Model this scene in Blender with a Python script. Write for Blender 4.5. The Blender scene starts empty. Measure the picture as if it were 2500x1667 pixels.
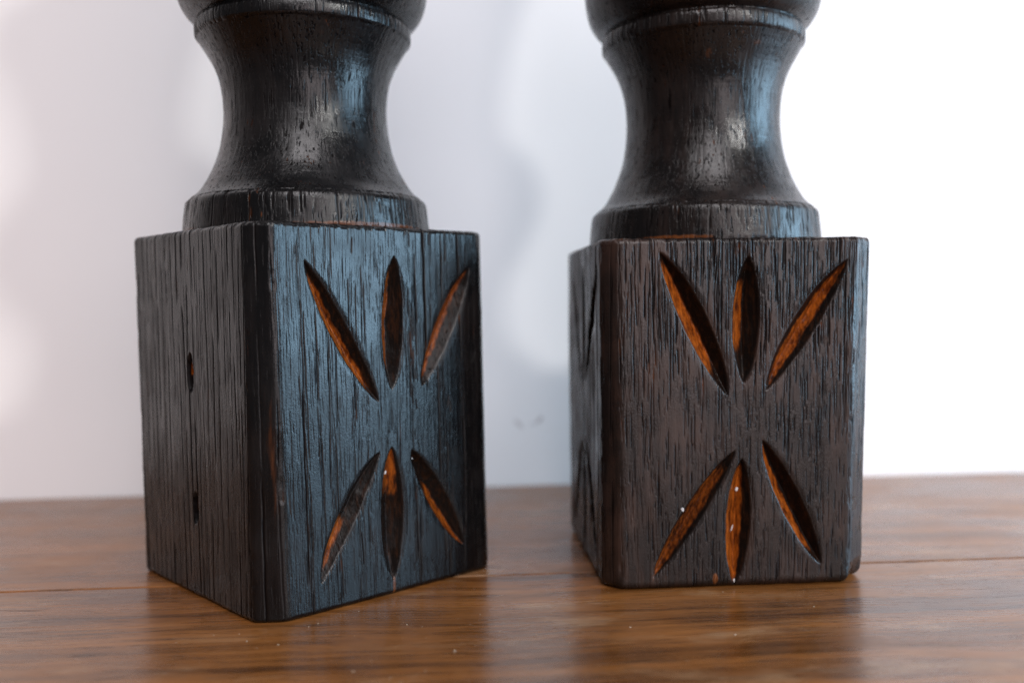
import bpy, math, random
import numpy as np
from mathutils import Vector, Matrix

rng = np.random.default_rng(7)
random.seed(7)
scene = bpy.context.scene
COL = scene.collection
MM = 0.001

# ------------------------------------------------------------------ camera
YAW, PITCH, ROLL = 0.06852, 0.03956, -0.01410
cam_data = bpy.data.cameras.new('camera')
cam_data.sensor_width = 36.0
cam_data.lens = 36.0 * 2302.4 / 2500.0
cam_data.clip_start = 0.01
cam_data.clip_end = 50.0
cam_data.dof.use_dof = True
cam_data.dof.focus_distance = 0.243
cam_data.dof.aperture_fstop = 6.0
cam = bpy.data.objects.new('camera', cam_data)
COL.objects.link(cam)
fwd = Vector((math.sin(YAW) * math.cos(PITCH), math.cos(YAW) * math.cos(PITCH), -math.sin(PITCH)))
rgt = Vector((math.cos(YAW), -math.sin(YAW), 0.0))
upv = rgt.cross(fwd)
r2 = rgt * math.cos(ROLL) + upv * math.sin(ROLL)
u2 = upv * math.cos(ROLL) - rgt * math.sin(ROLL)
m = Matrix((r2, u2, -fwd)).transposed().to_4x4()
m.translation = Vector((0.0, -0.26386, 0.07867))
cam.matrix_world = m
scene.camera = cam

# ------------------------------------------------------------------ light
world = bpy.data.worlds.new('World')
scene.world = world
world.use_nodes = True
bg = world.node_tree.nodes['Background']
bg.inputs['Color'].default_value = (1.0, 0.94, 0.98, 1)
bg.inputs['Strength'].default_value = 0.11

CENTRE = Vector((0.02, 0.03, 0.09))


def area_lamp(name, azimuth, elevation, distance, width, height, colour, power):
    """A rectangular lamp that looks at the candlesticks"""
    a, e = math.radians(azimuth), math.radians(elevation)
    d = Vector((math.sin(a) * math.cos(e), -math.cos(a) * math.cos(e), math.sin(e)))
    li = bpy.data.lights.new(name, 'AREA')
    li.shape = 'RECTANGLE'
    li.size, li.size_y = width, height
    li.color = colour
    li.energy = power
    ob = bpy.data.objects.new(name, li)
    COL.objects.link(ob)
    ob.location = CENTRE + d * distance
    ob.rotation_euler = d.to_track_quat('Z', 'Y').to_euler()
    return ob


area_lamp('key_window', 38, 25, 1.9, 0.15, 0.15, (1.0, 0.99, 0.96), 13.0)
area_lamp('broad_window', 21, 7, 2.2, 1.2, 1.0, (1.0, 0.88, 0.90), 13.5)
area_lamp('side_window', 77, 6, 0.95, 0.54, 0.54, (0.47, 0.75, 1.0), 11.5)
area_lamp('front_fill', 2, 44, 2.1, 1.0, 1.2, (1.0, 0.95, 0.975), 32.0)  # added fill lamp behind and above the camera, brightens the wall

scene.view_settings.view_transform = 'Standard'
scene.view_settings.look = 'None'
scene.view_settings.exposure = 0.0
scene.view_settings.gamma = 1.0
scene.view_settings.use_curve_mapping = False
scene.cycles.use_denoising = True
scene.cycles.denoising_prefilter = 'NONE'
scene.cycles.use_adaptive_sampling = False
scene.cycles.max_bounces = 5


# ------------------------------------------------------------------ material helpers
class NT:
    def __init__(self, name):
        self.m = bpy.data.materials.new(name)
        self.m.use_nodes = True
        self.t = self.m.node_tree
        self.b = self.t.nodes['Principled BSDF']

    def n(self, kind, **kw):
        nd = self.t.nodes.new(kind)
        for k, v in kw.items():
            if k.startswith('i_'):
                key = k[2:]
                nd.inputs[int(key) if key.isdigit() else key].default_value = v
            else:
                setattr(nd, k, v)
        return nd

    def l(self, a, b):
        self.t.links.new(a, b)

    def noise(self, vec, scale, detail=3, rough=.5):
        nd = self.n('ShaderNodeTexNoise', i_Scale=scale, i_Detail=detail, i_Roughness=rough)
        self.l(vec, nd.inputs['Vector'])
        return nd.outputs['Fac']

    def mapping(self, vec, scale=(1, 1, 1), rot=(0, 0, 0), loc=(0, 0, 0)):
        nd = self.n('ShaderNodeMapping')
        nd.inputs['Scale'].default_value = scale
        nd.inputs['Rotation'].default_value = rot
        nd.inputs['Location'].default_value = loc
        self.l(vec, nd.inputs['Vector'])
        return nd.outputs['Vector']

    def ramp(self, fac, lo, hi, a=0.0, b=1.0):
        nd = self.n('ShaderNodeMapRange', interpolation_type='SMOOTHSTEP', clamp=True)
        nd.inputs['From Min'].default_value = lo
        nd.inputs['From Max'].default_value = hi
        nd.inputs['To Min'].default_value = a
        nd.inputs['To Max'].default_value = b
        self.l(fac, nd.inputs['Value'])
        return nd.outputs['Result']

    def math(self, op, a, b=None, clamp=False):
        nd = self.n('ShaderNodeMath', operation=op, use_clamp=clamp)
        for i, x in enumerate((a, b)):
            if x is None:
                continue
            if isinstance(x, (int, float)):
                nd.inputs[i].default_value = x
            else:
                self.l(x, nd.inputs[i])
        return nd.outputs[0]

    def mix(self, fac, a, b):
        nd = self.n('ShaderNodeMix', data_type='RGBA')
        for s, x in ((0, fac), (6, a), (7, b)):
            if isinstance(x, (int, float)):
                nd.inputs[s].default_value = x
            elif isinstance(x, tuple):
                nd.inputs[s].default_value = (*x, 1)
            else:
                self.l(x, nd.inputs[s])
        return nd.outputs[2]

    def attr(self, name):
        return self.n('ShaderNodeAttribute', attribute_name=name).outputs['Fac']

    def bump(self, h, strength, dist, prev=None):
        nd = self.n('ShaderNodeBump')
        nd.inputs['Strength'].default_value = strength
        nd.inputs['Distance'].default_value = dist
        self.l(h, nd.inputs['Height'])
        if prev is not None:
            self.l(prev, nd.inputs['Normal'])
        return nd.outputs['Normal']

    def coord(self):
        return self.n('ShaderNodeTexCoord').outputs['Object']


def char_wood(name, dark, brown, flake, seed, rough, lathe=False):
    """Scorched and waxed oak: near-black skin, darker pores, orange wood where the cuts go through."""
    k = NT(name)
    P = k.mapping(k.coord(), loc=(seed, seed * .7, seed * .3))
    Ps = k.mapping(P, scale=(1, 1, .12))
    big = k.noise(P, 38, 4, .6)
    streak = k.noise(Ps, 420, 3, .6)
    fine = k.noise(k.mapping(P, scale=(1, 1, .35)), 1500, 3, .6)
    grit = k.noise(P, 1700, 3, .6)
    skin = k.mix(k.ramp(k.math('ADD', k.math('MULTIPLY', big, .65), k.math('MULTIPLY', streak, .35)), .42, .66), dark, brown)
    # worn-through places
    wear = k.attr('wear')
    wmask = k.ramp(k.math('ADD', wear, k.math('MULTIPLY', k.math('SUBTRACT', streak, .5), .9)), .45, .8)
    skin = k.mix(k.math('MULTIPLY', wmask, .75), skin, flake)
    vol = k.ramp(k.noise(k.mapping(P, scale=(1, 1, .030)), 1650 if lathe else 1900, 2, .55), .575 if lathe else .60, .67 if lathe else .71)
    pore = k.math('MAXIMUM', k.attr('pore'), k.math('MULTIPLY', vol, .9 if lathe else .65))
    pspot = k.ramp(k.noise(k.mapping(P, scale=(1, 1, .25)), 230, 3, .6), .60, .72)
    pcol = k.mix(k.math('MULTIPLY', pspot, .6), (.003, .002, .002), flake)
    skin = k.mix(k.ramp(pore, .25, .8), skin, pcol)
    # inside of the cuts
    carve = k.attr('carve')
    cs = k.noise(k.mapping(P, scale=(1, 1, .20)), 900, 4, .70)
    amber_mask = k.attr('amber_mask')
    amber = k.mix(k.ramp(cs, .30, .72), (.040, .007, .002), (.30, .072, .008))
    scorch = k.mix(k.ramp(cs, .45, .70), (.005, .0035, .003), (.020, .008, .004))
    incol = k.mix(k.ramp(k.math('ADD', amber_mask, k.math('MULTIPLY', k.math('SUBTRACT', cs, .5), .45)), .10, .80), scorch, amber)
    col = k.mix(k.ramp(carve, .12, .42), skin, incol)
    k.l(col, k.b.inputs['Base Color'])
    patch = k.noise(P, 85, 4, .65)
    rg = k.math('ADD', k.ramp(k.math('ADD', k.math('MULTIPLY', big, .5), k.math('MULTIPLY', patch, .5)), .38, .62, rough - .07, rough + .12), k.math('MULTIPLY', k.math('SUBTRACT', streak, .5), .18))
    rg = k.math('ADD', rg, k.math('MULTIPLY', pore, .25), True)
    k.l(rg, k.b.inputs['Roughness'])
    k.b.inputs['IOR'].default_value = 1.5
    k.l(k.math('MULTIPLY', k.ramp(pore, .15, .75, .36, .05), k.ramp(carve, .1, .5, 1.0, .30)), k.b.inputs['Specular IOR Level'])
    n1 = k.bump(fine, .8, .00003)
    n2 = k.bump(grit, 1.0, .000045, n1)
    n3 = k.bump(streak, .5, .00003, n2)
    fibre = k.noise(k.mapping(P, scale=(1, 1, .030)), 3300, 3, .65)
    n3 = k.bump(fibre, 1.0, .000040, n3)
    n3 = k.bump(k.math('SUBTRACT', 1.0, vol), .7, .00007 if lathe else .00005, n3)
    if lathe:
        ring = k.noise(k.mapping(P, scale=(.05, .05, 1)), 1700, 3, .65)
        n3 = k.bump(ring, .8, .000035, n3)
        hair = k.noise(k.mapping(P, scale=(.10, .6, 1), rot=(.5, .4, .3)), 900, 2, .6)
        n3 = k.bump(hair, .6, .00002, n3)
    k.l(n3, k.b.inputs['Normal'])
    return k.m


M_LEFT = char_wood('char_oak_black', (.0030, .0030, .0034), (.0070, .0055, .0055), (.10, .030, .008), 1.3, .215)
M_RIGHT = char_wood('char_oak_brown', (.0090, .0064, .0058), (.036, .0195, .0145), (.16, .048, .011), 4.7, .235)

M_LEFT_TURNED = char_wood('char_oak_black_turned', (.0030, .0030, .0034), (.0070, .0055, .0055), (.10, .030, .008), 2.9, .235, True)
M_RIGHT_TURNED = char_wood('char_oak_brown_turned', (.0045, .0036, .0036), (.014, .0085, .0070), (.14, .042, .010), 6.1, .23, True)


def table_wood(name, seed):
    k = NT(name)
    P = k.mapping(k.coord(), loc=(seed, seed * 1.7, 0), rot=(0, 0, .012))
    wob = k.noise(P, 9, 3, .5)
    add = k.n('ShaderNodeVectorMath', operation='ADD')
    sep = k.n('ShaderNodeCombineXYZ')
    k.l(k.math('MULTIPLY', k.math('SUBTRACT', wob, .5), .02), sep.inputs['Y'])
    k.l(P, add.inputs[0])
    k.l(sep.outputs[0], add.inputs[1])
    Q = add.outputs[0]
    s1 = k.noise(k.mapping(Q, scale=(.035, 1, 1)), 120, 4, .6)
    s2 = k.noise(k.mapping(Q, scale=(.030, 1, 1)), 620, 3, .65)
    s3 = k.noise(k.mapping(Q, scale=(.045, 1, 1)), 1900, 3, .65)
    blot = k.noise(P, 24, 4, .55)
    f = k.math('ADD', k.math('MULTIPLY', s1, .38), k.math('ADD', k.math('MULTIPLY', s2, .24), k.math('MULTIPLY', blot, .22)))
    f = k.math('ADD', f, k.math('MULTIPLY', s3, .16))
    col = k.mix(k.ramp(f, .36, .64), (.056, .0190, .0042), (.285, .108, .027))
    dash = k.ramp(k.noise(k.mapping(Q, scale=(.05, 1, 1)), 650, 4, .75), .585, .69)
    col = k.mix(k.math('MULTIPLY', dash, .8), col, (.022, .010, .005))
    tick = k.ramp(k.noise(k.mapping(Q, scale=(.055, 1, 1)), 1500, 3, .6), .585, .66)
    col = k.mix(k.math('MULTIPLY', tick, .62), col, (.030, .012, .004))
    pale = k.ramp(k.noise(k.mapping(P, scale=(.35, 1, 1)), 75, 5, .7), .52, .72)
    col = k.mix(k.math('MULTIPLY', pale, .46), col, (.36, .215, .115))
    k.l(col, k.b.inputs['Base Color'])
    rg = k.math('ADD', k.ramp(blot, .3, .7, .20, .36), k.math('MULTIPLY', k.math('SUBTRACT', s2, .5), .35))
    rg = k.math('ADD', rg, k.math('MULTIPLY', dash, .2), True)
    k.l(rg, k.b.inputs['Roughness'])
    k.b.inputs['IOR'].default_value = 1.5
    k.b.inputs['Coat Weight'].default_value = .12
    k.b.inputs['Coat Roughness'].default_value = .20
    k.b.inputs['Coat IOR'].default_value = 1.5
    n1 = k.bump(s3, .5, .000018)
    n2 = k.bump(s2, .5, .00004, n1)
    inv = k.math('SUBTRACT', 1.0, dash)
    n3 = k.bump(inv, .5, .00010, n2)
    n3 = k.bump(k.math('SUBTRACT', 1.0, tick), .6, .00005, n3)
    k.l(n3, k.b.inputs['Normal'])
    return k.m


def wall_paint():
    k = NT('wall_paint')
    P = k.coord()
    a = k.noise(P, 7, 4, .5)
    b = k.noise(P, 420, 3, .6)
    col = k.mix(k.ramp(a, .3, .7), (.82, .79, .785), (.845, .815, .81))
    # two little scuffs in the paint near the left candlestick
    for (cx, cz, w, h, rot, amt) in ((.0302, .0268, .0026, .0009, -.8, .5), (.0395, .0284, .0017, .0008, .9, .75), (.0372, .0268, .0020, .0006, .1, .45)):
        v = k.mapping(P, loc=(-cx, 0, -cz))
        v = k.mapping(v, rot=(0, rot, 0))
        v = k.mapping(v, scale=(1 / w, 0, 1 / h))
        ln = k.n('ShaderNodeVectorMath', operation='LENGTH')
        k.l(v, ln.inputs[0])
        d = k.math('ADD', ln.outputs['Value'], k.math('MULTIPLY', k.math('SUBTRACT', k.noise(P, 900, 3), .5), 1.6))
        col = k.mix(k.math('MULTIPLY', k.ramp(d, .3, 1.5, 1, 0), amt), col, (.40, .34, .34))
    k.l(col, k.b.inputs['Base Color'])
    k.b.inputs['Roughness'].default_value = .75
    k.b.inputs['Specular IOR Level'].default_value = .25
    k.l(k.bump(b, .12, .0003), k.b.inputs['Normal'])
    return k.m


def plain(name, col, rough, scale=800):
    k = NT(name)
    f = k.noise(k.coord(), scale, 3)
    k.l(k.mix(f, tuple(c * .75 for c in col), tuple(min(1, c * 1.1) for c in col)), k.b.inputs['Base Color'])
    k.b.inputs['Roughness'].default_value = rough
    return k.m


# ------------------------------------------------------------------ object helpers
def link(name, me, mat, parent=None):
    o = bpy.data.objects.new(name, me)
    COL.objects.link(o)
    if mat:
        me.materials.append(mat)
    if parent:
        o.parent = parent
    return o


def thing(name, label, cat, loc, rotz, group=None):
    o = bpy.data.objects.new(name, None)
    o.empty_display_size = .02
    COL.objects.link(o)
    o.location = loc
    o.rotation_euler = (0, 0, rotz)
    o['label'], o['category'] = label, cat
    if group:
        o['group'] = group
    return o


def mesh_np(name, verts, quads, attrs=None, smooth=True, extra=None):
    """quads: (n,4) index array; keeps only the vertices in use."""
    used = np.unique(quads)
    if extra:
        used = np.unique(np.concatenate([used] + [np.array(e) for e in extra]))
    remap = np.full(len(verts), -1, dtype=np.int64)
    remap[used] = np.arange(len(used))
    v = verts[used]
    q = remap[quads]
    loops = q.ravel()
    starts = np.arange(0, len(loops), 4)
    totals = np.full(len(q), 4)
    if extra:
        ex = [remap[np.array(e)] for e in extra]
        st = []
        c = len(loops)
        for e in ex:
            st.append(c)
            c += len(e)
        loops = np.concatenate([loops] + ex)
        starts = np.concatenate([starts, st])
        totals = np.concatenate([totals, [len(e) for e in ex]])
    me = bpy.data.meshes.new(name)
    me.vertices.add(len(v))
    me.vertices.foreach_set('co', v.astype(np.float32).ravel())
    me.loops.add(len(loops))
    me.loops.foreach_set('vertex_index', loops.astype(np.int32))
    me.polygons.add(len(starts))
    me.polygons.foreach_set('loop_start', starts.astype(np.int32))
    try:
        me.polygons.foreach_set('loop_total', totals.astype(np.int32))
    except Exception:
        pass
    me.polygons.foreach_set('use_smooth', np.full(len(starts), smooth))
    for an, av in (attrs or {}).items():
        at = me.attributes.new(an, 'FLOAT', 'POINT')
        at.data.foreach_set('value', av[used].astype(np.float32))
    me.update(calc_edges=True)
    me.validate()
    return me


def vnoise(x, y, seed, octaves=3):
    """cheap value noise in numpy, about -1..1"""
    out = np.zeros(np.broadcast(x, y).shape)
    amp, tot = 1.0, 0.0
    for o in range(octaves):
        r = np.random.default_rng(seed + o)
        tab = r.uniform(-1, 1, (256, 256))
        xf, yf = x * 2 ** o, y * 2 ** o
        xi, yi = np.floor(xf).astype(int), np.floor(yf).astype(int)
        a, b = xf - xi, yf - yi
        a, b = a * a * (3 - 2 * a), b * b * (3 - 2 * b)
        g = lambda i, j: tab[i % 256, j % 256]
        out += amp * ((g(xi, yi) * (1 - a) + g(xi + 1, yi) * a) * (1 - b) + (g(xi, yi + 1) * (1 - a) + g(xi + 1, yi + 1) * a) * b)
        tot += amp
        amp *= .5
    return out / tot


def pore_raster(width, height, pores, ru=.07, rz=.25):
    """depth raster (mm) of little vertical grooves; pores = rows of u, z, length, width, depth (mm)"""
    nu, nz = int(width / ru) + 1, int(height / rz) + 1
    D = np.zeros((nz, nu))
    for (u, z, L, w, d, dr) in pores:
        z0, z1 = max(0, int((z - L / 2) / rz)), min(nz - 1, int((z + L / 2) / rz))
        if z1 <= z0:
            continue
        zz = np.arange(z0, z1 + 1) * rz
        t = np.clip(1 - np.abs(zz - z) / (L / 2 + 1e-6), 0, 1)
        uc = u + dr * (zz - z) / max(L, 1) + .05 * np.sin(zz * .5 + u * 7)
        u0, u1 = max(0, int((u - w * 2 - abs(dr) - .3) / ru)), min(nu - 1, int((u + w * 2 + abs(dr) + .3) / ru) + 1)
        if u1 <= u0:
            continue
        uu = np.arange(u0, u1 + 1) * ru
        pr = np.exp(-((uu[None, :] - uc[:, None]) / (w * .55)) ** 2) * (np.minimum(1, t * 4) * d)[:, None]
        D[z0:z1 + 1, u0:u1 + 1] = np.maximum(D[z0:z1 + 1, u0:u1 + 1], pr)
    return D


def sample(D, u, z, ru=.07, rz=.25):
    nz, nu = D.shape
    x, y = np.clip(u / ru, 0, nu - 1.001), np.clip(z / rz, 0, nz - 1.001)
    i, j = x.astype(int), y.astype(int)
    a, b = x - i, y - j
    return (D[j, i] * (1 - a) + D[j, i + 1] * a) * (1 - b) + (D[j + 1, i] * (1 - a) + D[j + 1, i + 1] * a) * b


def pores_for(style, width, height, seed):
    r = np.random.default_rng(seed)
    P = []
    hs = (height + 8) / 100.0
    if style == 'lines':          # long dark rings with clean wood between
        u = 1.0
        while u < width:
            u += r.uniform(1.5, 3.9)
            z = r.uniform(-20, 0)
            while z < height:
                L = r.uniform(12, 60)
                P.append((u + r.normal(0, .15), z + L / 2, L, r.uniform(.14, .36), r.uniform(.10, .30), r.normal(0, .5)))
                z += L + r.uniform(-4, 9)
        for _ in range(int(width * 4 * hs)):
            P.append((r.uniform(0, width), r.uniform(0, height), r.uniform(2, 12), r.uniform(.10, .2), r.uniform(.03, .10), r.normal(0, .15)))
    elif style == 'mixed':        # bands of close fine lines, smoother bands between
        bands = []
        u = 0
        while u < width:
            bw = r.uniform(.8, 4.5)
            bands.append((u, u + bw, r.uniform(.4, 1.25)))
            u += bw + r.uniform(1.0, 5.0)
        for a, b, g in bands:
            for _ in range(int((b - a) * 15 * hs * g)):
                L = r.gamma(1.8, 6.0) + 2
                P.append((r.uniform(a, b), r.uniform(-3, height + 3), L, r.uniform(.08, .24) * (.7 + .3 * g), r.uniform(.05, .24) * g, r.normal(0, .30)))
        for _ in range(int(width * 13 * hs)):
            L = r.gamma(1.6, 4) + 1
            P.append((r.uniform(0, width), r.uniform(-3, height + 3), L, r.uniform(.07, .18), r.uniform(.02, .12), r.normal(0, .2)))
        for _ in range(int(width * .07 * hs)):
            P.append((r.uniform(0, width), r.uniform(0, height), r.uniform(15, 60), r.uniform(.25, .5), r.uniform(.2, .42), r.normal(0, .8)))
    else:                         # 'dense': short dashes close together all over
        for _ in range(int(width * 32 * hs)):
            u, z = r.uniform(0, width), r.uniform(-3, height + 3)
            g = .55 + .45 * math.sin(u * .55 + 1.3 * math.sin(z * .045) + 2 * math.sin(u * .13))
            if r.uniform() > .30 + .7 * g:
                continue
            L = r.gamma(1.7, 2.6) + .8
            P.append((u, z, L, r.uniform(.07, .21), r.uniform(.04, .25), r.normal(0, .12)))
        for _ in range(int(width * 4 * hs)):
            L = r.gamma(2.4, 4.0) + 4
            P.append((r.uniform(0, width), height - abs(r.normal(0, 22 * hs)), L, r.uniform(.12, .30), r.uniform(.12, .34), r.normal(0, .2)))
    return P


def petal(u, z, p0, p1, hw, off, depth, seed):
    """chip-carved leaf: depth in mm and the signed side (-1..1)"""
    p0, p1 = np.array(p0), np.array(p1)
    d = p1 - p0
    L = np.hypot(*d)
    d = d / L
    nrm = np.array((-d[1], d[0]))
    if nrm[0] < 0:
        nrm = -nrm
    t = ((u - p0[0]) * d[0] + (z - p0[1]) * d[1]) / L
    v = (u - p0[0]) * nrm[0] + (z - p0[1]) * nrm[1]
    tt = np.clip(t, 0, 1)
    leaf = np.clip(4 * tt * (1 - tt), 0, 1) ** .72
    v = v - off * leaf + .16 * vnoise(t * 9, u * 0 + seed, seed * 3, 3)
    hw = hw * 1.12
    q = np.abs(v) / np.maximum(hw * leaf, 1e-3)
    ins = (t > 0) & (t < 1) & (q < 1)
    k = np.clip(1 - q, 0, 1)
    prof = np.clip(k * 1.12 - .12 * (1 - np.exp(-k * 14)), 0, 1)
    ease = .22 * np.clip(1 - (q - 1) / .45, 0, 1) ** 2 * ((t > 0) & (t < 1)) * np.clip(leaf * 1.4, 0, 1)
    dep = np.where(ins, depth * leaf ** .85 * prof ** .80 + .22 * np.clip(leaf * 1.4, 0, 1), ease)
    return dep, np.where(ins, v / np.maximum(hw * leaf, 1e-3), 0), ins, tt


# ------------------------------------------------------------------ carved block
def smooth_perimeter(poly, sigma):
    """fine closed outline with rounded corners; returns seg-parameter, points"""
    Q, X = [], []
    for k in range(8):
        a, b = poly[k], poly[(k + 1) % 8]
        n = max(4, int(np.hypot(*(b - a)) / .05))
        t = np.arange(n) / n
        Q.append(k + t)
        X.append(a + (b - a) * t[:, None])
    Q, X = np.concatenate(Q), np.concatenate(X)
    w = int(sigma / .05 * 3)
    ker = np.exp(-.5 * (np.arange(-w, w + 1) * .05 / sigma) ** 2)
    ker /= ker.sum()
    Y = np.stack([np.convolve(np.concatenate([X[-w:, i], X[:, i], X[:w, i]]), ker, 'valid') for i in (0, 1)], 1)
    return np.concatenate([Q, [8.0]]), np.concatenate([Y, Y[:1]])


def make_block(root, mat, bot, top, h, sigma, steps, styles, petals, pits, rbot, rtop, seed, dz=.30, corrugate={}, notch=None, wearspots=()):
    """bot/top: 8x2 outlines in mm; petals: {segment: list}; returns nothing, links base_block and its cuts"""
    qs = []
    for k in range(8):
        L = np.hypot(*(top[(k + 1) % 8] - top[k]))
        n = max(4, int(L / steps[k]))
        qs.append(k + np.arange(n) / n)
    q = np.concatenate(qs)
    nc = len(q)
    Qb, Yb = smooth_perimeter(bot, sigma)
    Qt, Yt = smooth_perimeter(top, sigma)
    B = np.stack([np.interp(q, Qb, Yb[:, i]) for i in (0, 1)], 1)
    T = np.stack([np.interp(q, Qt, Yt[:, i]) for i in (0, 1)], 1)
    zr = np.concatenate([np.linspace(0, 2.4, 13)[:-1], np.arange(2.4, h - 2.2, dz), np.linspace(h - 2.2, h, 13)])
    nr = len(zr)
    f = (zr / h)[:, None, None]
    XY = B[None] * (1 - f) + T[None] * f
    # outward normals of the outline
    tg = np.roll(XY, -1, 1) - np.roll(XY, 1, 1)
    tg /= np.linalg.norm(tg, axis=2, keepdims=True) + 1e-9
    N = np.stack([tg[..., 1], -tg[..., 0]], -1)
    Z = np.repeat(zr[:, None], nc, 1)
    seg = np.floor(q).astype(int)
    disp = np.zeros((nr, nc))
    pore = np.zeros((nr, nc))
    carve = np.zeros((nr, nc))
    side = np.zeros((nr, nc))
    lab = np.zeros((nr, nc), int)
    # running coordinate round the block, mm
    per = np.concatenate([[0], np.cumsum(np.hypot(*(np.roll(T, -1, 0) - T).T))])[:-1]
    PER = np.repeat(per[None], nr, 0)
    # gentle waviness of a hand-planed, scorched face
    disp += .16 * vnoise(PER / 13, Z / 30, seed, 3) + .022 * vnoise(PER / 1.6, Z / 26 + .02 * PER, seed + 11, 3) + .010 * vnoise(PER / .55, Z / 9, seed + 19, 2)
    nlab = 0
    for k in range(8):
        c = np.where(seg == k)[0]
        if len(c) < 5:
            continue
        L = np.hypot(*(top[(k + 1) % 8] - top[k]))
        t = (q[c] - k)[None].repeat(nr, 0)
        zz = Z[:, c]
        if k in corrugate:
            disp[:, c] += corrugate[k] * vnoise(PER[:, c] / 1.1, zz / 60, seed + 40 + k, 3)
        D = pore_raster(L, h, pores_for(styles[k], L, h, seed * 31 + k))
        pd = sample(D, t * L, zz)
        if k in petals:
            # centred face coordinate
            if k == 1:
                u = XY[:, c, 0]
            elif k == 7:
                u = -XY[:, c, 1]
            elif k == 3:
                u = XY[:, c, 1]
            else:
                u = -XY[:, c, 0]
            for (p0, p1, hw, off, dep, br) in petals[k]:
                nlab += 1
                d, v, ins, tt = petal(u, zz, p0, p1, hw, off, dep, seed + nlab)
                rough = 1 + .05 * vnoise(v * 3, tt * 12, seed + 60 + nlab, 3)
                disp[:, c] -= d * rough
                pd = np.where(ins, pd * .25, pd)
                carve[:, c] = np.maximum(carve[:, c], np.where(ins, np.clip(d / (dep * .5), 0, 1), 0))
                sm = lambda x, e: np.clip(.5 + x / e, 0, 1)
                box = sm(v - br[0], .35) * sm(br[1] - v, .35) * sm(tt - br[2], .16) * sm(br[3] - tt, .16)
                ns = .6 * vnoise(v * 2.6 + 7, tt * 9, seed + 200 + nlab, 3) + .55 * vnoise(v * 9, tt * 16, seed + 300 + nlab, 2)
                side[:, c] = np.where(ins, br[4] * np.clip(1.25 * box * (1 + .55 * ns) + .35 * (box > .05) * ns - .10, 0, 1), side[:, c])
                lab[:, c] = np.where(ins & (d > .1), nlab, lab[:, c])
        if k in pits:
            u = XY[:, c, 0] if k == 1 else -XY[:, c, 1]
            for (pu, pz, ru, rz_, dep) in pits[k]:
                r2_ = ((u - pu + .25 * vnoise(zz / 2, u * 0, seed + 5)) / ru) ** 2 + ((zz - pz) / rz_) ** 2
                g = np.clip(1.15 - r2_, 0, 1) ** .6
                disp[:, c] -= dep * g
                carve[:, c] = np.maximum(carve[:, c], np.where(zz > pz - .2 * rz_, .5, .0) * (g > .3) * (r2_ < .7))
                pore[:, c] = np.maximum(pore[:, c], np.clip(g * 1.5, 0, 1))
                side[:, c] = np.maximum(side[:, c], np.where((r2_ < .55) & (zz > pz - .1 * rz_) & (zz < pz + .55 * rz_), .9 if pz > 50 else .0, 0))
        disp[:, c] -= pd
        pore[:, c] = np.maximum(pore[:, c], np.clip(pd / .22, 0, 1))
    # rounded and nibbled edges at the foot and at the shoulder
    rb = rbot * (1 + .18 * vnoise(PER / 5, Z * 0, seed + 70, 3))
    rt = rtop * (1 + .25 * vnoise(PER / 4, Z * 0, seed + 71, 3))
    inset = np.zeros((nr, nc))
    a = np.clip(1 - Z / rb, 0, 1)
    inset += rb * (1 - np.sqrt(1 - a * a))
    a = np.clip(1 - (h - Z) / rt, 0, 1)
    inset += rt * (1 - np.sqrt(1 - a * a))
    edge_pore = np.clip(1 - (h - Z) / 1.4, 0, 1) * np.clip(.5 + 1.2 * vnoise(PER / 1.2, Z / 3, seed + 80, 2), 0, 1)
    disp -= .5 * edge_pore
    pore = np.maximum(pore, .8 * edge_pore)
    frac = q - np.round(q)
    segl = np.array([np.hypot(*(top[(k + 1) % 8] - top[k])) for k in range(8)])
    dc = np.abs(frac) * np.where(frac >= 0, segl[np.round(q).astype(int) % 8], segl[(np.round(q).astype(int) - 1) % 8])
    near = np.exp(-(dc / .75) ** 2)[None]
    kk = (np.round(q) * 17.3)[None].repeat(nr, 0)
    dent = near * np.clip(1.7 * vnoise(Z / 6.5, kk, seed + 95, 4) - .22, 0, 1)
    disp -= .42 * dent
    rub = near * np.clip(1.6 * vnoise(Z / 5, kk, seed + 96, 4) - .35, 0, 1)
    if notch:                       # a corner broken away at the foot
        for (qc, qw, zc, dep) in notch:
            g = np.clip(1 - np.abs(q - qc) / qw, 0, 1)[None] * np.clip(1 - Z / zc, 0, 1)
            inset += dep * g
    XYZ = np.empty((nr, nc, 3))
    XYZ[..., :2] = XY + N * (disp - inset)[..., None]
    XYZ[..., 2] = Z + .12 * vnoise(PER / 3, Z / 3, seed + 90, 2) * (Z > h - 1)
    wear = .62 * rub
    for (k, u0, z0, ru, rz_, amt) in wearspots:
        if k == 1:
            U = XY[..., 0]
        elif k == 7:
            U = -XY[..., 1]
        else:
            U = (q[None].repeat(nr, 0) - k - .5) * 6
        msk = (seg == k)[None].repeat(nr, 0)
        wear = np.maximum(wear, np.where(msk, amt * np.exp(-((U - u0) / ru) ** 2 - ((Z - z0) / rz_) ** 2), 0))
    amber_mask = side                     # amber share inside cuts and pits, set by side and length
    idx = np.arange(nr * nc).reshape(nr, nc)
    nx = np.roll(idx, -1, 1)
    quads = np.stack([idx[:-1], nx[:-1], nx[1:], idx[1:]], -1).reshape(-1, 4)
    ql = np.stack([lab[:-1], np.roll(lab, -1, 1)[:-1], np.roll(lab, -1, 1)[1:], lab[1:]], -1).reshape(-1, 4)
    qlab = np.where((ql > 0).sum(1) >= 3, ql.max(1), 0)
    V = XYZ.reshape(-1, 3) * MM
    AT = {'pore': pore.ravel(), 'carve': carve.ravel(), 'wear': wear.ravel(), 'amber_mask': amber_mask.ravel()}
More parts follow.
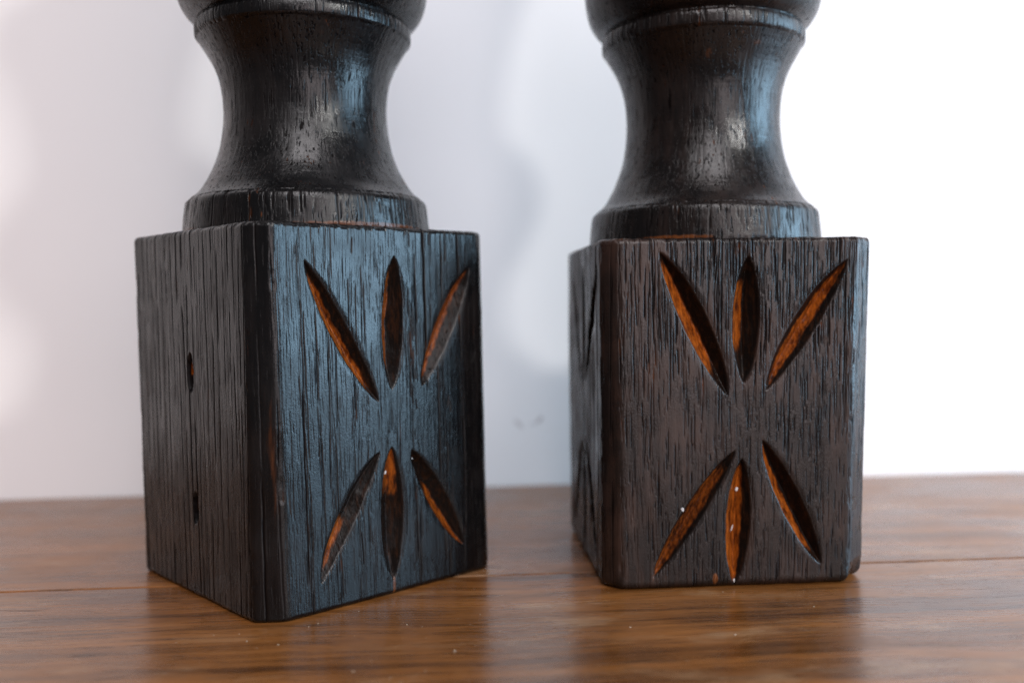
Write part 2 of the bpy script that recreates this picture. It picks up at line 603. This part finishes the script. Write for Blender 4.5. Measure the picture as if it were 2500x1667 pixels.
    body = link('base_block', mesh_np('base_block', V, quads[qlab == 0], AT, extra=[list(idx[-1]), list(idx[0][::-1])]), mat, root)
    for n in range(1, nlab + 1):
        qq = quads[qlab == n]
        if len(qq) > 8:
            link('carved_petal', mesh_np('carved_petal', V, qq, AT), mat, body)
    return body, XYZ


def outline(w, cfl, cfr, cb):
    h = w / 2
    return np.array([(-h, -h + cfl), (-h + cfl, -h), (h - cfr, -h), (h, -h + cfr), (h, h - cb), (h - cb, h), (-h + cb, h), (-h, h - cb)], float)


# ------------------------------------------------------------------ turned stem
def make_turned(root, mat, prof, cuts, dz_, seed, ncol, style, wear_z):
    """prof: (r, z) points in mm, None marks a sharp corner; cuts: names of the parts between z levels"""
    pts = np.array([p[:2] for p in prof], float)
    kinds = [p[2] for p in prof]
    # Catmull-Rom through runs between corner points
    runs, cur = [], [0]
    for i in range(1, len(pts)):
        cur.append(i)
        if kinds[i] == 'c' or i == len(pts) - 1:
            runs.append(cur)
            cur = [i]
    R, Z, part = [], [], []
    pi = 0
    out = []
    for run in runs:
        P = pts[run]
        P = np.vstack([2 * P[0] - P[1], P, 2 * P[-1] - P[-2]])
        seq = []
        for i in range(1, len(P) - 2):
            p0, p1, p2, p3 = P[i - 1:i + 3]
            n = max(2, int(np.hypot(*(p2 - p1)) / dz_))
            t = (np.arange(n) / n)[:, None]
            seq.append(.5 * (2 * p1 + (p2 - p0) * t + (2 * p0 - 5 * p1 + 4 * p2 - p3) * t ** 2 + (3 * p1 - p0 - 3 * p2 + p3) * t ** 3))
        seq.append(P[-2][None])
        out.append(np.vstack(seq))
    # columns: close together on the side towards the room
    th = np.concatenate([np.linspace(math.radians(-200), math.radians(20), ncol, endpoint=False), np.linspace(math.radians(20), math.radians(160), ncol // 4, endpoint=False)])
    nc = len(th)
    objs = []
    bounds = [c[1] for c in cuts]
    for ri, S in enumerate(out):
        name = cuts[ri]
        r, z = S[:, 0], S[:, 1]
        nr = len(r)
        dr, dzz = np.gradient(r), np.gradient(z)
        ln = np.hypot(dr, dzz) + 1e-9
        nr_, nz_ = dzz / ln, -dr / ln
        arc = np.concatenate([[0], np.cumsum(np.hypot(np.diff(r), np.diff(z)))])
        A = np.repeat(arc[:, None], nc, 1)
        TH = np.repeat(th[None], nr, 0)
        RR = np.repeat(r[:, None], nc, 1)
        ZZ = np.repeat(z[:, None], nc, 1)
        cx, sy = RR * np.cos(TH), RR * np.sin(TH)
        # the pores stand upright in the timber: long on upright walls, dots on sloping ones
        rnd = np.random.default_rng(seed * 13 + ri)
        circ = 2 * math.pi * 30
        tot = arc[-1]
        up = np.interp(np.linspace(0, tot, 200), arc, np.abs(nr_))
        P = []
        base = pores_for(style, circ, tot + 1, seed * 7 + ri)
        for (u, zc, L, w, d, drf) in base:
            c = np.interp(np.clip(zc, 0, tot), np.linspace(0, tot, 200), up)
            P.append((u, zc, max(.5, L * .75 * c ** 4), w * (1.0 if name in ('collar', 'upper_ring') else .8), d * (.9 if name in ('collar', 'upper_ring') else .4), drf * .3))
        D = pore_raster(circ, tot + 1, P)
        uu = ((TH - th[0]) % (2 * math.pi)) * 30
        pd = sample(D, uu, A)
        disp = -pd + .10 * vnoise(TH * 4, ZZ / 9, seed + 3, 3) + .03 * vnoise(TH * 22, ZZ / 8, seed + 4, 3) + .016 * vnoise(ZZ / .35, TH * 2, seed + 6, 2)
        e = np.zeros_like(pd)
        if name in ('collar', 'upper_ring'):
            # the turned arrises crumbled a little
            e = np.clip(1 - A / .9, 0, 1) + np.clip(1 - (tot - A) / 1.0, 0, 1)
            e = e * np.clip(.45 + 1.1 * vnoise(TH * 26, ZZ / 2, seed + 8, 2), 0, 1)
            disp -= .45 * e
        disp[0] *= .15
        disp[-1] *= .15
        RD = RR + disp * nr_[:, None]
        ZD = ZZ + disp * nz_[:, None]
        X = np.stack([RD * np.cos(TH), RD * np.sin(TH), ZD], -1)
        pore = np.clip(pd / .25, 0, 1)
        wear = np.zeros_like(pore)
        for (z0, s, a0, sa, amt) in wear_z:
            da = (np.degrees(TH) - a0 + 180) % 360 - 180
            wear = np.maximum(wear, amt * np.exp(-((ZZ - z0) / s) ** 2 - (da / sa) ** 2))
        idx = np.arange(nr * nc).reshape(nr, nc)
        nx = np.roll(idx, -1, 1)
        quads = np.stack([idx[:-1], nx[:-1], nx[1:], idx[1:]], -1).reshape(-1, 4)
        zero = np.zeros(nr * nc)
        ex = [list(idx[-1])] if ri == len(out) - 1 else None
        me = mesh_np(name, X.reshape(-1, 3) * MM, quads, {'pore': pore.ravel(), 'carve': zero, 'wear': wear.ravel(), 'amber_mask': zero}, extra=ex)
        objs.append(link(name, me, mat, root))
    return objs


# ------------------------------------------------------------------ setting: wall and tabletop
WALL_Y = 0.14264
import bmesh


def box_mesh(name, x0, x1, y0, y1, z0, z1, bevel=0, seg=2):
    bm = bmesh.new()
    bmesh.ops.create_cube(bm, size=1)
    for v in bm.verts:
        v.co = Vector((x0 + (v.co.x + .5) * (x1 - x0), y0 + (v.co.y + .5) * (y1 - y0), z0 + (v.co.z + .5) * (z1 - z0)))
    if bevel:
        bmesh.ops.bevel(bm, geom=bm.edges[:], offset=bevel, segments=seg, affect='EDGES', profile=.6)
    me = bpy.data.meshes.new(name)
    bm.to_mesh(me)
    bm.free()
    return me


wall = link('wall', box_mesh('wall', -.9, .9, WALL_Y, WALL_Y + .05, -.25, 1.0), wall_paint())
wall['kind'] = 'structure'

table = thing('tabletop', 'brown oiled wooden tabletop of wide planks under both candlesticks', 'tabletop', (0, 0, 0), 0)
seam = [-.272, -.1265, .0072, WALL_Y - .0006]
for i in range(3):
    me = box_mesh('plank', -.75, .75, seam[i] + .0006, seam[i + 1] - .0004, -.022, 0 - (.0003 if i == 0 else 0), .0003, 1)
    for p in me.polygons:
        p.use_smooth = False
    o = link('plank', me, table_wood('table_wood_%s' % 'abc'[i], (3.1, 8.83, 5.27)[i]), table)

link('light_block_board', box_mesh('light_block_board', -.74, .74, -.26, WALL_Y - .002, -.034, -.0222), plain('light_block_dark', (.05, .03, .02), .8, 200), table)  # added unseen board, stops light coming up through the plank gaps

# ------------------------------------------------------------------ left candlestick
GROUP = 'pair of carved candlesticks'
left = thing('candlestick', 'black scorched-oak candlestick turned corner-on to the camera, bluish sheen on its carved face', 'candlestick', (-.04059, .02207, 0), .68538, GROUP)
W_L = 77.27
botL = outline(W_L, 5.4, 5.0, 4.0)
topL = outline(W_L, 5.4, 5.4, 4.0)
botL[1, 0] += 1.2
topL[1, 0] -= 1.0
botL[2, 0] += .9
botL[3, 0] += .9
botL[7, 0] += .6
topL[6:8] += np.array([(-.2, .3), (-.2, .3)])
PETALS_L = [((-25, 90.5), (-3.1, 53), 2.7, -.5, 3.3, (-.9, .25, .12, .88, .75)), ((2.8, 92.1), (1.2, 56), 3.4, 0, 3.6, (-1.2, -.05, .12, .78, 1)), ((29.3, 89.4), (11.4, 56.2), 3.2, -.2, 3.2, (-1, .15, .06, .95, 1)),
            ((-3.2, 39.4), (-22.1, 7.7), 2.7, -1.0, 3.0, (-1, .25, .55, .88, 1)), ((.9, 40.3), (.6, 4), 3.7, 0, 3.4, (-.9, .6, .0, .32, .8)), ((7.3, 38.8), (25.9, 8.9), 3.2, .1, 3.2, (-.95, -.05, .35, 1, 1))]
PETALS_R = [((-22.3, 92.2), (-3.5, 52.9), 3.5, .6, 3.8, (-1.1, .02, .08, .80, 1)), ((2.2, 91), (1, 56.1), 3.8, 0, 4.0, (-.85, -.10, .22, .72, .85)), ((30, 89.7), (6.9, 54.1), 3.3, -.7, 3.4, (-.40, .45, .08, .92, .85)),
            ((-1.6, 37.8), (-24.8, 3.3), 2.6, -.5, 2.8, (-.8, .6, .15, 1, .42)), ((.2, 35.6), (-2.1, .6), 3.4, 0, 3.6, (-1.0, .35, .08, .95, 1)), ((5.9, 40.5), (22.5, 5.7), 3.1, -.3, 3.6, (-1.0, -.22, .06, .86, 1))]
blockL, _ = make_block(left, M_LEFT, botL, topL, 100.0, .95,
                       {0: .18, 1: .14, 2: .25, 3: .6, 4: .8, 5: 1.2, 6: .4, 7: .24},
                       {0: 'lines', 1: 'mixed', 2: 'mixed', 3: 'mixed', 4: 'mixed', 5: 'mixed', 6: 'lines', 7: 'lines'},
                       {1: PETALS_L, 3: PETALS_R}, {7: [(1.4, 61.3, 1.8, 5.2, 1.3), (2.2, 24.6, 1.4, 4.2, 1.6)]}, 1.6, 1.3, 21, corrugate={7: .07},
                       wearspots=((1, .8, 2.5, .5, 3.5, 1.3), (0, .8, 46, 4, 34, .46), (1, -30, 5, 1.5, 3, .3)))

PROF = [(35.9, 0, 'c'), (35.6, 2.5, 's'), (35.2, 6.2, 's'), (34.7, 9.0, 's'), (33.4, 10.4, 'c'),
        (31.4, 12.0, 's'), (29.6, 14.4, 's'), (27.0, 19.2, 's'), (25.0, 24.9, 's'), (23.9, 31.0, 's'), (23.6, 36.8, 's'), (24.3, 43.4, 's'), (26.0, 48.8, 's'), (28.3, 53.0, 's'), (30.3, 56.2, 'c'),
        (31.0, 56.9, 's'), (31.2, 58.2, 's'), (31.1, 60.0, 's'), (30.6, 61.2, 'c'),
        (32.9, 62.8, 's'), (34.9, 65.8, 's'), (36.0, 70.0, 's'), (36.4, 75.5, 's'), (35.4, 81.0, 's'), (33.0, 87.0, 's'), (29.5, 91.5, 'c'),
        (26.5, 96.0, 's'), (24.2, 104.0, 's'), (24.0, 112.0, 's'), (25.0, 122.0, 's'), (27.5, 134.0, 's'), (30.0, 145.0, 'c'),
        (32.0, 147.0, 's'), (32.8, 152.0, 's'), (32.6, 158.0, 's'), (31.0, 163.0, 'c'), (22.0, 164.0, 's'), (12.0, 164.0, 'c')]
CUTS = ['collar', 'neck', 'upper_ring', 'bulb', 'upper_stem', 'candle_cup', 'cup_top']


def stem(root, mat, z0, scale, zscale, seed, style, wear):
    prof = [(r * scale, z0 + z * zscale - .35, k) for (r, z, k) in PROF]
    return make_turned(root, mat, prof, CUTS, .34, seed, 460, style, wear)


stem(left, M_LEFT_TURNED, 100.0, 1.0, 1.0, 41, 'dense', ((100.6, .9, -95, 40, 1.1), (100.5, .8, -190, 14, 1.0), (103.0, 1.4, -141, .5, 1.0), (152, 3, -120, 50, .35)))

# ------------------------------------------------------------------ right candlestick
right = thing('candlestick', 'brown-black scorched-oak candlestick standing square to the camera, orange wood in its carved cuts', 'candlestick', (.07992, .02611, 0), -.0035, GROUP)
W_R = 76.16
H_R = 95.9
botR = outline(W_R, 4.4, 8.0, 4.0)
topR = outline(W_R, 4.4, 5.6, 4.0)
topR[3:5, 0] += .8
botR[3:5, 0] -= .7
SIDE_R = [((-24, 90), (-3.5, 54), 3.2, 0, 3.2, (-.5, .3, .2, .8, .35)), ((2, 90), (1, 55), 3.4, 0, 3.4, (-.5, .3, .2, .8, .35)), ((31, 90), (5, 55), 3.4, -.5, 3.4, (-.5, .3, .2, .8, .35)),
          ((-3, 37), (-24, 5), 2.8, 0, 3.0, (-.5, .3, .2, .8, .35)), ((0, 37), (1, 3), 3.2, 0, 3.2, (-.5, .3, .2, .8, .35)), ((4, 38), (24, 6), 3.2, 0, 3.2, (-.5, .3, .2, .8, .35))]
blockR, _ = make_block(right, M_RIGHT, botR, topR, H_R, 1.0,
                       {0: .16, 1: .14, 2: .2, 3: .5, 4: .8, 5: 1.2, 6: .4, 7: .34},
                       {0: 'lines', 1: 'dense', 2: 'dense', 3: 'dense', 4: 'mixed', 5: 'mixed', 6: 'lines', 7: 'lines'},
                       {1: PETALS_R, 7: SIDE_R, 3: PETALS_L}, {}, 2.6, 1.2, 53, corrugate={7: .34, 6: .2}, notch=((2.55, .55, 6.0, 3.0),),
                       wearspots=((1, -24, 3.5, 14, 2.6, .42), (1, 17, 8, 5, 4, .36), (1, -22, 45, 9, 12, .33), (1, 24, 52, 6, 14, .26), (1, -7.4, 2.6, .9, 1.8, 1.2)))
stem(right, M_RIGHT_TURNED, H_R, .985, 1.06, 67, 'dense', ((H_R + .6, .9, -120, 26, 1.0), (H_R + 55.5, 1.8, -72, 7, .62), (H_R + 53, 3.5, -100, 14, .4)))

# ------------------------------------------------------------------ small details: flecks and crumbs
M_FLECK = plain('plaster_white', (.50, .48, .48), .7)
M_CRUMB = plain('crumb_tan', (.34, .26, .19), .8)


def blob(seed, size):
    bm = bmesh.new()
    bmesh.ops.create_icosphere(bm, subdivisions=1, radius=1)
    r = random.Random(seed)
    for v in bm.verts:
        v.co = Vector((v.co.x * size[0], v.co.y * size[1], v.co.z * size[2])) * r.uniform(.65, 1.2)
    return bm


def fleck(parent, half, u, z, w, h, seed, depth=0.0):
    bm = blob(seed, (w * MM, .22 * MM, h * MM))
    me = bpy.data.meshes.new('plaster_fleck')
    bm.to_mesh(me)
    bm.free()
    o = link('plaster_fleck', me, M_FLECK, parent)
    o.location = (u * MM, (-half + depth) * MM, z * MM)
    o.rotation_euler = (0, random.Random(seed).uniform(-.6, .6), 0)


fleck(blockL, W_L / 2, -30.6, 4.6, .55, 1.0, 1, .25)
fleck(blockL, W_L / 2, -.4, 33.5, .35, .6, 2, 1.6)
fleck(blockL, W_L / 2, 8.2, 36.2, .30, .32, 3, 1.0)
fleck(blockR, W_R / 2, -16.4, 21.9, .55, .8, 4, .1)
fleck(blockR, W_R / 2, -.7, 26.8, .40, .75, 5, 2.2)
fleck(blockR, W_R / 2, -2.0, 15.9, .25, 1.0, 6, 2.6)
fleck(blockR, W_R / 2, -1.8, 1.6, .6, .9, 7, 1.0)
fleck(blockR, W_R / 2, -17.8, .5, .8, .22, 8, 1.7)
fleck(blockR, W_R / 2, -11.0, .45, .5, .2, 9, 1.7)

bm = bmesh.new()
rr = random.Random(5)
for i in range(130):
    x, y = rr.uniform(-.12, .16), rr.uniform(-.085, .01)
    if i < 70:
        x, y = rr.gauss(-.02, .035), rr.gauss(-.035, .014)
    s = abs(rr.gauss(0, .12)) + .06
    if i == 0:
        x, y, s = .0005, -.052, .62
    # not inside the blocks
    c, sn = math.cos(.68538), math.sin(.68538)
    lx, ly = (x + .04059) * c + (y - .02207) * sn, -(x + .04059) * sn + (y - .02207) * c
    if max(abs(lx), abs(ly)) < .0393 or max(abs(x - .07992), abs(y - .02611)) < .0388:
        continue
    b2 = blob(100 + i, (s * MM * rr.uniform(.6, 1.3), s * MM * rr.uniform(.5, 1.0), s * MM * .5))
    me = bpy.data.meshes.new('t')
    bmesh.ops.translate(b2, verts=b2.verts, vec=(x, y, s * MM * .3))
    b2.to_mesh(me)
    b2.free()
    bm.from_mesh(me)
    bpy.data.meshes.remove(me)
me = bpy.data.meshes.new('dust_crumbs')
bm.to_mesh(me)
bm.free()
d = link('dust_crumbs', me, M_CRUMB)
d['kind'] = 'stuff'
d['label'] = 'pale crumbs and dust scattered on the tabletop in front of the candlesticks'
d['category'] = 'dust'
